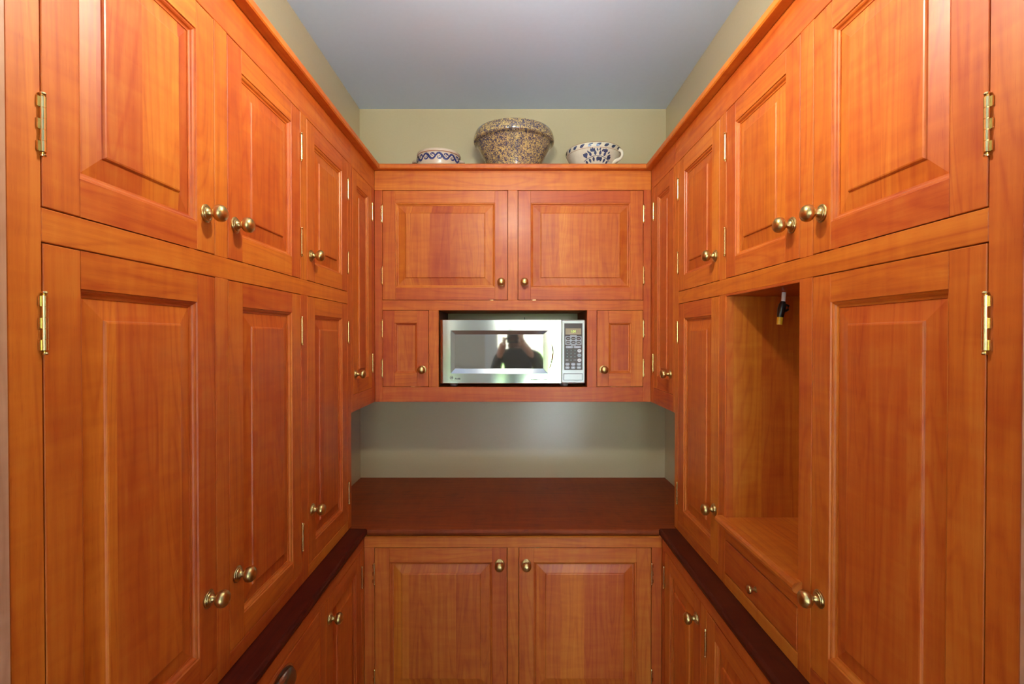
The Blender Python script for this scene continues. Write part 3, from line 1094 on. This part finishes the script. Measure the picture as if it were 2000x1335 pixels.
def leaf(x, z, ang, ln, wd, n=7):
    pts = []
    for k in range(n):
        t = k / (n - 1)
        pts.append((t * ln, wd * math.sin(PI * t ** .8)))
    for k in range(n - 2, 0, -1):
        t = k / (n - 1)
        pts.append((t * ln, -wd * math.sin(PI * t ** .8)))
    c, s_ = math.cos(ang), math.sin(ang)
    return [(x + c * p - s_ * q, z + s_ * p + c * q) for p, q in pts]


def dot(x, z, r, n=8):
    return [(x + r * math.cos(2 * PI * k / n), z + r * math.sin(2 * PI * k / n)) for k in range(n)]


def stroke(pts, w):
    """quads along a painted stroke, w(t) half width"""
    out = []
    for i in range(len(pts) - 1):
        (x0, y0), (x1, y1) = pts[i], pts[i + 1]
        l = math.hypot(x1 - x0, y1 - y0) or 1e-6
        nx, ny = -(y1 - y0) / l, (x1 - x0) / l
        w0, w1 = w(i / (len(pts) - 1)), w((i + 1) / (len(pts) - 1))
        out.append([(x0 + nx * w0, y0 + ny * w0), (x1 + nx * w1, y1 + ny * w1), (x1 - nx * w1, y1 - ny * w1), (x0 - nx * w0, y0 - ny * w0)])
    return out


ZT = Z_TOP + .0002
# big sponged mixing bowl
at = (-0.0015 + .006, 2.142, ZT)
bp = [(.096, 0), (.104, .004), (.110, .022), (.128, .060), (.146, .095), (.160, .122), (.1655, .130), (.1725, .133), (.1745, .138),
      (.1735, .152), (.1690, .168), (.1650, .1745), (.1610, .1755), (.1560, .172), (.152, .160), (.140, .110), (.118, .055), (.098, .018), (.05, .012), (.002, .012)]
bowl = thing('mixing_bowl', 'large tan and blue speckled mixing bowl with a wide rim on the cabinet top', 'bowl', at)
bowl_mesh('bowl_body', M_SPONGE, bowl, bp[:7] + bp[13:], at)
bowl_mesh('rim_band', M_SPONGE, bowl, bp[5:15], at)
# moulded wheat mark on its front
s = Shape()
for k in range(3):
    for sg in (-1, 1):
        z0, ang = .100 + k * .011, PI / 2 + sg * .75
        r = radius_at(bp, z0) + .0004
        x0 = sg * .002
        p = [(at[0] + x0, z0), (at[0] + x0 + math.cos(ang) * .014, z0 + math.sin(ang) * .014)]
        s.tube([(p[0][0], at[1] - r, at[2] + p[0][1]), (p[1][0], at[1] - radius_at(bp, p[1][1]) + .0002, at[2] + p[1][1])], .0018, 6)
s.tube([(at[0], at[1] - radius_at(bp, .06) - .0002, at[2] + .06), (at[0], at[1] - radius_at(bp, .12) - .0002, at[2] + .12)], .0020, 6)
s.build('moulded_mark', M_SPONGE, bowl)

# small casserole with a blue scroll band
at2 = (-0.322, 2.150, ZT)
cpf = [(.070, 0), (.080, .003), (.091, .014), (.0955, .030), (.0965, .050), (.0950, .068), (.0925, .0735), (.0935, .076), (.0945, .081), (.0925, .0865), (.0885, .088), (.0845, .086),
       (.083, .076), (.084, .050), (.078, .022), (.050, .012), (.002, .011)]
dish = thing('casserole_dish', 'small cream stoneware dish with a blue scrolling band on the cabinet top', 'dish', at2)
bowl_mesh('dish_body', M_STONE, dish, cpf, at2)
sh = []
for per in range(-4, 4):
    x0 = per * .058
    wave = [(x0 + .058 * k / 18, .0525 + .0125 * math.sin(2 * PI * k / 18)) for k in range(19)]
    sh += stroke(wave, lambda t_: .0034 + .0016 * math.sin(PI * t_))
    for ph, sg in ((.25, -1), (.75, 1)):
        cx, cz = x0 + .058 * ph, .0525 - sg * -.001
        hook = [(cx + .0105 * math.cos(a_) * (1 - .35 * k / 9), cz + sg * .004 + sg * .0075 * math.sin(a_) * (1 - .2 * k / 9)) for k, a_ in enumerate([-.4 + 3.6 * k / 9 for k in range(10)])]
        sh += stroke(hook, lambda t_: .0034 - .0018 * t_)
        for dx_, dz_ in ((-.004, .001), (.003, .0035), (.001, -.004)):
            sh.append(dot(cx + dx_, cz + sg * .003 + dz_, .0024))
decal(cpf, at2, sh).build('painted_scroll', M_COBALT, dish)
Shape().lathe([(.0932, .0728), (.0942, .0738), (.0944, .0755), (.0935, .0762)], 72, 'z', at2, close=False).build('rim_line', M_RUST, dish)
for sg in (-1, 1):
    ha = -.12
    pts = []
    for k in range(9):
        q = -1 + 2 * k / 8
        th = (PI if sg < 0 else 0) + q * .22 - sg * .12
        rr = .0965 + .013 * (1 - q * q)
        pts.append((at2[0] + rr * math.cos(th), at2[1] + rr * math.sin(th), at2[2] + .050))
    Shape().tube(pts, .0055, 8, [.0068 - .002 * (1 - abs(-1 + 2 * k / 8)) for k in range(9)]).build('lug_handle', M_STONE, dish)

# handled soup bowl with blue leaves
at3 = (0.352, 2.150, ZT)
spf = [(.060, 0), (.068, .003), (.080, .018), (.0955, .042), (.1085, .064), (.1150, .078), (.1165, .081), (.1190, .0855), (.1205, .092), (.1195, .099), (.1160, .1025), (.1120, .1015),
       (.109, .094), (.104, .074), (.090, .044), (.070, .018), (.04, .012), (.002, .011)]
soup = thing('soup_bowl', 'white stoneware soup bowl with blue leaf painting and one side handle', 'bowl', at3)
bowl_mesh('bowl_body', M_STONEW, soup, spf, at3)
sh = []
rm = radius_at(spf, .05)
for k in range(-7, 8):
    sh.append(leaf(k * .0290 - .008, .0840, .55, .023, .0056))
stem = [(-.062 + .124 * k / 14, .034 + .016 * math.sin(PI * k / 14)) for k in range(15)]
sh += stroke(stem, lambda t_: .0010)
for k, (x, z) in enumerate(stem[1:-1]):
    up = 1 if k % 2 else -1
    sh.append(leaf(x, z + up * .002, PI / 2 * up + (.5 - k / 12) * 1.3, .018, .0050))
for x, z in ((-.020, .064), (.030, .062), (.006, .034), (-.050, .048), (.052, .040)):
    for q in (-.6, 0, .6):
        sh.append(leaf(x, z, PI / 2 + q, .015, .0052))
for x, z, a_ in ((.000, .066, 1.9), (.006, .068, 1.2), (.016, .064, 1.1), (-.034, .060, 2.1), (-.040, .055, 2.3), (.042, .058, .9), (.048, .050, .6)):
    sh.append(leaf(x, z, a_, .012, .0030))
decal(spf, at3, sh).build('painted_leaves', M_SLATE, soup)
for h0 in (.0795, .1005):
    r0 = radius_at(spf, h0) + .0008
    Shape().lathe([(r0 - .0008, h0 - .0006), (r0, h0), (r0 - .0004, h0 + .0012)], 72, 'z', at3, close=False).build('rim_line', M_RUST, soup)
pts = []
for k in range(13):
    q = k / 12
    th = -.62
    ang = PI * .55 - PI * 1.15 * q
    rr = .1085 + .024 * max(0, math.cos(ang)) ** .8
    zz = .066 + .021 * math.sin(ang)
    if k == 12:
        rr, zz = .085, .034
    if k == 0:
        rr, zz = .112, .086
    pts.append((at3[0] + rr * math.cos(th), at3[1] + rr * math.sin(th), at3[2] + zz))
Shape().tube(pts, .006, 10, [.0085 - .003 * math.sin(PI * k / 12) for k in range(13)]).build('handle', M_STONEW, soup)

# ------------------------------------------------------------------ capped wires hanging in the niche
wx, wy = 0.655, 1.195
wire = thing('capped_wire', 'white cable end with black tape and a yellow cap hanging in the niche', 'wire', (wx, wy, NZ1 - .075))
Shape().tube([(wx + .002, wy, NZ1), (wx + .001, wy, NZ1 - .015), (wx, wy, NZ1 - .030)], .0048, 10).build('cable', M_WIREW, wire)
Shape().tube([(wx, wy, NZ1 - .022), (wx - .001, wy, NZ1 - .030), (wx - .003, wy + .001, NZ1 - .040), (wx - .005, wy + .001, NZ1 - .052), (wx - .006, wy + .001, NZ1 - .060)],
             .007, 10, [.0052, .0085, .0092, .0080, .0074]).tube([(wx + .004, wy - .002, NZ1 - .030), (wx + .012, wy - .003, NZ1 - .033), (wx + .010, wy - .004, NZ1 - .042), (wx + .002, wy - .004, NZ1 - .046)], .0030, 8).build('tape_wrap', M_TAPE, wire)
Shape().tube([(wx - .003, wy + .003, NZ1 - .050), (wx - .005, wy + .003, NZ1 - .060), (wx - .007, wy + .003, NZ1 - .078)], .0062, 10, [.0062, .0072, .0066]).build('wire_nut', M_NUT, wire)

# ------------------------------------------------------------------ ceiling lamp just above the frame
LP = (0.0, 0.87, 2.335)
lamp = thing('ceiling_lamp', 'brass ceiling lamp with one bare bulb above the pantry aisle', 'lamp', (LP[0], LP[1], Z_CEIL))
Shape().lathe([(.060, 0), (.062, -.008), (.050, -.020), (.016, -.030), (.012, -.036)], 28, 'z', (LP[0], LP[1], Z_CEIL - .0005)).build('canopy', M_KNOB, lamp)
Shape().lathe([(.006, 0), (.006, -.20)], 12, 'z', (LP[0], LP[1], Z_CEIL - .034)).build('stem', M_KNOB, lamp)
Shape().lathe([(.012, 0), (.019, -.006), (.020, -.045), (.017, -.050)], 20, 'z', (LP[0], LP[1], Z_CEIL - .233)).build('socket', M_KNOB, lamp)
Shape().lathe([(.013, .052), (.016, .044), (.030, .026), (.037, .005), (.036, -.012), (.028, -.026), (.014, -.034), (.001, -.036)], 24, 'z', LP).build('bulb', M_BULB, lamp)
# unseen brass dish, added to block the bulb's steep downward light
Shape().lathe([(.001, -.004), (.030, -.003), (.054, .006), (.058, .011), (.056, .012), (.052, .008), (.030, .000), (.001, -.001)], 28, 'z', (LP[0], LP[1], LP[2] - .092)).build('dish', M_KNOB, lamp)
for k in range(3):  # arms carrying the added light-blocking dish
    th = 2 * PI * k / 3 + .5
    c, sn = math.cos(th), math.sin(th)
    Shape().tube([(LP[0] + .019 * c, LP[1] + .019 * sn, LP[2] + .075), (LP[0] + .055 * c, LP[1] + .055 * sn, LP[2] + .040), (LP[0] + .057 * c, LP[1] + .057 * sn, LP[2] - .081)], .0018, 6).build('arm', M_KNOB, lamp)

# ------------------------------------------------------------------ the photographer, mirrored in the oven door
M_SKIN = plain('skin', (0.55, 0.33, 0.24), 0.5, noise=0.04)
M_COAT = plain('dark_green_jacket', (0.030, 0.036, 0.028), 0.8, noise=0.15, nscale=60)
M_JEAN = plain('dark_trousers', (0.025, 0.03, 0.05), 0.85, noise=0.15, nscale=80)
M_SHOE = plain('black_shoes', (0.012, 0.011, 0.010), 0.5)
M_HAIR = plain('brown_hair', (0.06, 0.035, 0.02), 0.6, noise=0.3, nscale=200, bump=0.4)
PX, PY = 0.055, -0.44


def skin_mesh(nodes, edges, sub=2):
    bm = bmesh.new()
    lay = bm.verts.layers.skin.verify()
    vs = []
    for i, (p, r) in enumerate(nodes):
        v = bm.verts.new(p)
        v[lay].radius = r if isinstance(r, tuple) else (r, r)
        v[lay].use_root = i == 0
        vs.append(v)
    for i, j in edges:
        bm.edges.new((vs[i], vs[j]))
    me = bpy.data.meshes.new('tmp')
    bm.to_mesh(me)
    bm.free()
    o = bpy.data.objects.new('tmp', me)
    COL.objects.link(o)
    m1 = o.modifiers.new('skin', 'SKIN')
    m1.use_smooth_shade = True
    m2 = o.modifiers.new('sub', 'SUBSURF')
    m2.levels = sub
    bpy.context.view_layer.update()
    out = bpy.data.meshes.new_from_object(o.evaluated_get(bpy.context.evaluated_depsgraph_get()))
    bpy.data.objects.remove(o)
    return out


nodes = [((PX, PY, .96), (.155, .105)), ((PX, PY + .01, 1.12), (.145, .10)), ((PX, PY, 1.30), (.165, .11)), ((PX, PY + .005, 1.42), (.13, .09)), ((PX - .01, PY + .02, 1.50), .055),
         ((PX - .02, PY + .04, 1.57), (.062, .075)), ((PX - .03, PY + .05, 1.65), (.072, .088)), ((PX - .03, PY + .045, 1.71), (.055, .07))]
edges = [(i, i + 1) for i in range(7)]
for sg in (-1, 1):
    b0 = len(nodes)
    nodes += [((PX + sg * .175, PY, 1.425), .062), ((PX + sg * .235, PY + .07, 1.19), .050), ((PX + sg * .13 - .03, PY + .26, 1.46), .034), ((sg * .072, PY + .315, 1.555), (.030, .036))]
    edges += [(3, b0), (b0, b0 + 1), (b0 + 1, b0 + 2), (b0 + 2, b0 + 3)]
    l0 = len(nodes)
    nodes += [((PX + sg * .095, PY, .86), .088), ((PX + sg * .105, PY + .015, .50), .060), ((PX + sg * .11, PY - .01, .10), .043), ((PX + sg * .12, PY + .10, .040), (.042, .036)), ((PX + sg * .125, PY + .17, .034), (.040, .030))]
    edges += [(0, l0), (l0, l0 + 1), (l0 + 1, l0 + 2), (l0 + 2, l0 + 3), (l0 + 3, l0 + 4)]
body = skin_mesh(nodes, edges)
bmb = bmesh.new()
bmb.from_mesh(body)
# five bent fingers on each hand, closed on the camera
for sg in (-1, 1):
    for k in range(4):
        z = 1.588 - k * .019
        ln = (.86, 1.0, .95, .78)[k]
        sh2 = Shape()
        sh2.tube([(sg * .078, PY + .315, z), (sg * .080, PY + .315 + .034 * ln, z + .002), (sg * .071, PY + .315 + .056 * ln, z + .002), (sg * .0555, PY + .315 + .062 * ln, z)], .008, 8, [.009, .0088, .008, .0066])
        tm = bpy.data.meshes.new('f'); sh2.bm.to_mesh(tm); sh2.bm.free(); bmb.from_mesh(tm); bpy.data.meshes.remove(tm)
    sh2 = Shape()
    sh2.tube([(sg * .070, PY + .300, 1.560), (sg * .060, PY + .265, 1.582), (sg * .040, PY + .262, 1.592)], .009, 8, [.012, .0105, .008])
    tm = bpy.data.meshes.new('f'); sh2.bm.to_mesh(tm); sh2.bm.free(); bmb.from_mesh(tm); bpy.data.meshes.remove(tm)
zmin = min(v.co.z for v in bmb.verts)
for v in bmb.verts:
    v.co.z -= zmin * max(0, 1 - v.co.z / .3)
body2 = bpy.data.meshes.new('person')
for m_ in (M_COAT, M_SKIN, M_JEAN, M_SHOE):
    body2.materials.append(m_)
for f in bmb.faces:
    c = f.calc_center_median()
    f.smooth = True
    hand = c.y > PY + .272 and c.z > 1.40
    f.material_index = 1 if (c.z > 1.50 and abs(c.x - PX) < .12 and c.y < PY + .2) or hand else 0 if c.z > .92 else 3 if c.z < .085 else 2
for v in bmb.verts:
    v.co -= Vector((PX, PY, 0))
bmb.to_mesh(body2)
bmb.free()
person = bpy.data.objects.new('person', body2)
link(person, None, (PX, PY, 0))
tag(person, 'person in a dark jacket raising a camera, mirrored in the microwave door', 'person')
s = Shape()
s.lathe([(.086, 0), (.089, .03), (.080, .065), (.055, .092), (.020, .103), (.001, .105)], 20, 'z', (PX - .03, PY + .035, 1.645), sz=1.12, sx=.92)
s.build('hair', M_HAIR, person)
s = Shape()
s.lathe([(.004, .022), (.009, .016), (.013, .004), (.010, -.004), (.004, -.008)], 10, 'd', (PX - .026, PY + .118, 1.615), sz=1.7)
s.build('nose', M_SKIN, person)
for sg in (-1, 1):
    Shape().lathe([(.002, .010), (.008, .007), (.010, 0)], 10, 'd', (PX - .028 + sg * .031, PY + .118, 1.640), sx=1.4, sz=.7).build('eye', M_TAPE, person)
    Shape().lathe([(.004, .010), (.012, .006), (.014, 0)], 10, 'a', (PX - .028 + sg * .066, PY + .045, 1.625), sz=1.9).build('ear', M_SKIN, person)
Shape().box(PX - .052, PX - .004, PY + .105, PY + .116, 1.576, 1.586, 'a', .003).build('mouth', M_RUST, person)
pc = thing('photo_camera', 'black camera held up by the person, mirrored in the microwave door', 'camera', (0, -.13, 1.545))
Shape().box(-.047, .047, -.160, -.105, 1.547, 1.632, 'a', .006).build('camera_body', M_TAPE, pc)
Shape().prism([(-.022, 1.6325), (.022, 1.6325), (.014, 1.652), (-.014, 1.652)], -.155, -.110, 'd', 'a').build('viewfinder_hump', M_TAPE, pc)
Shape().lathe([(.030, 0), (.033, .008), (.033, .05), (.036, .055), (.036, .070), (.031, .071), (.028, .066), (.001, .064)], 28, 'd', (0, -.1045, 1.590)).build('lens', M_BLACK, pc)
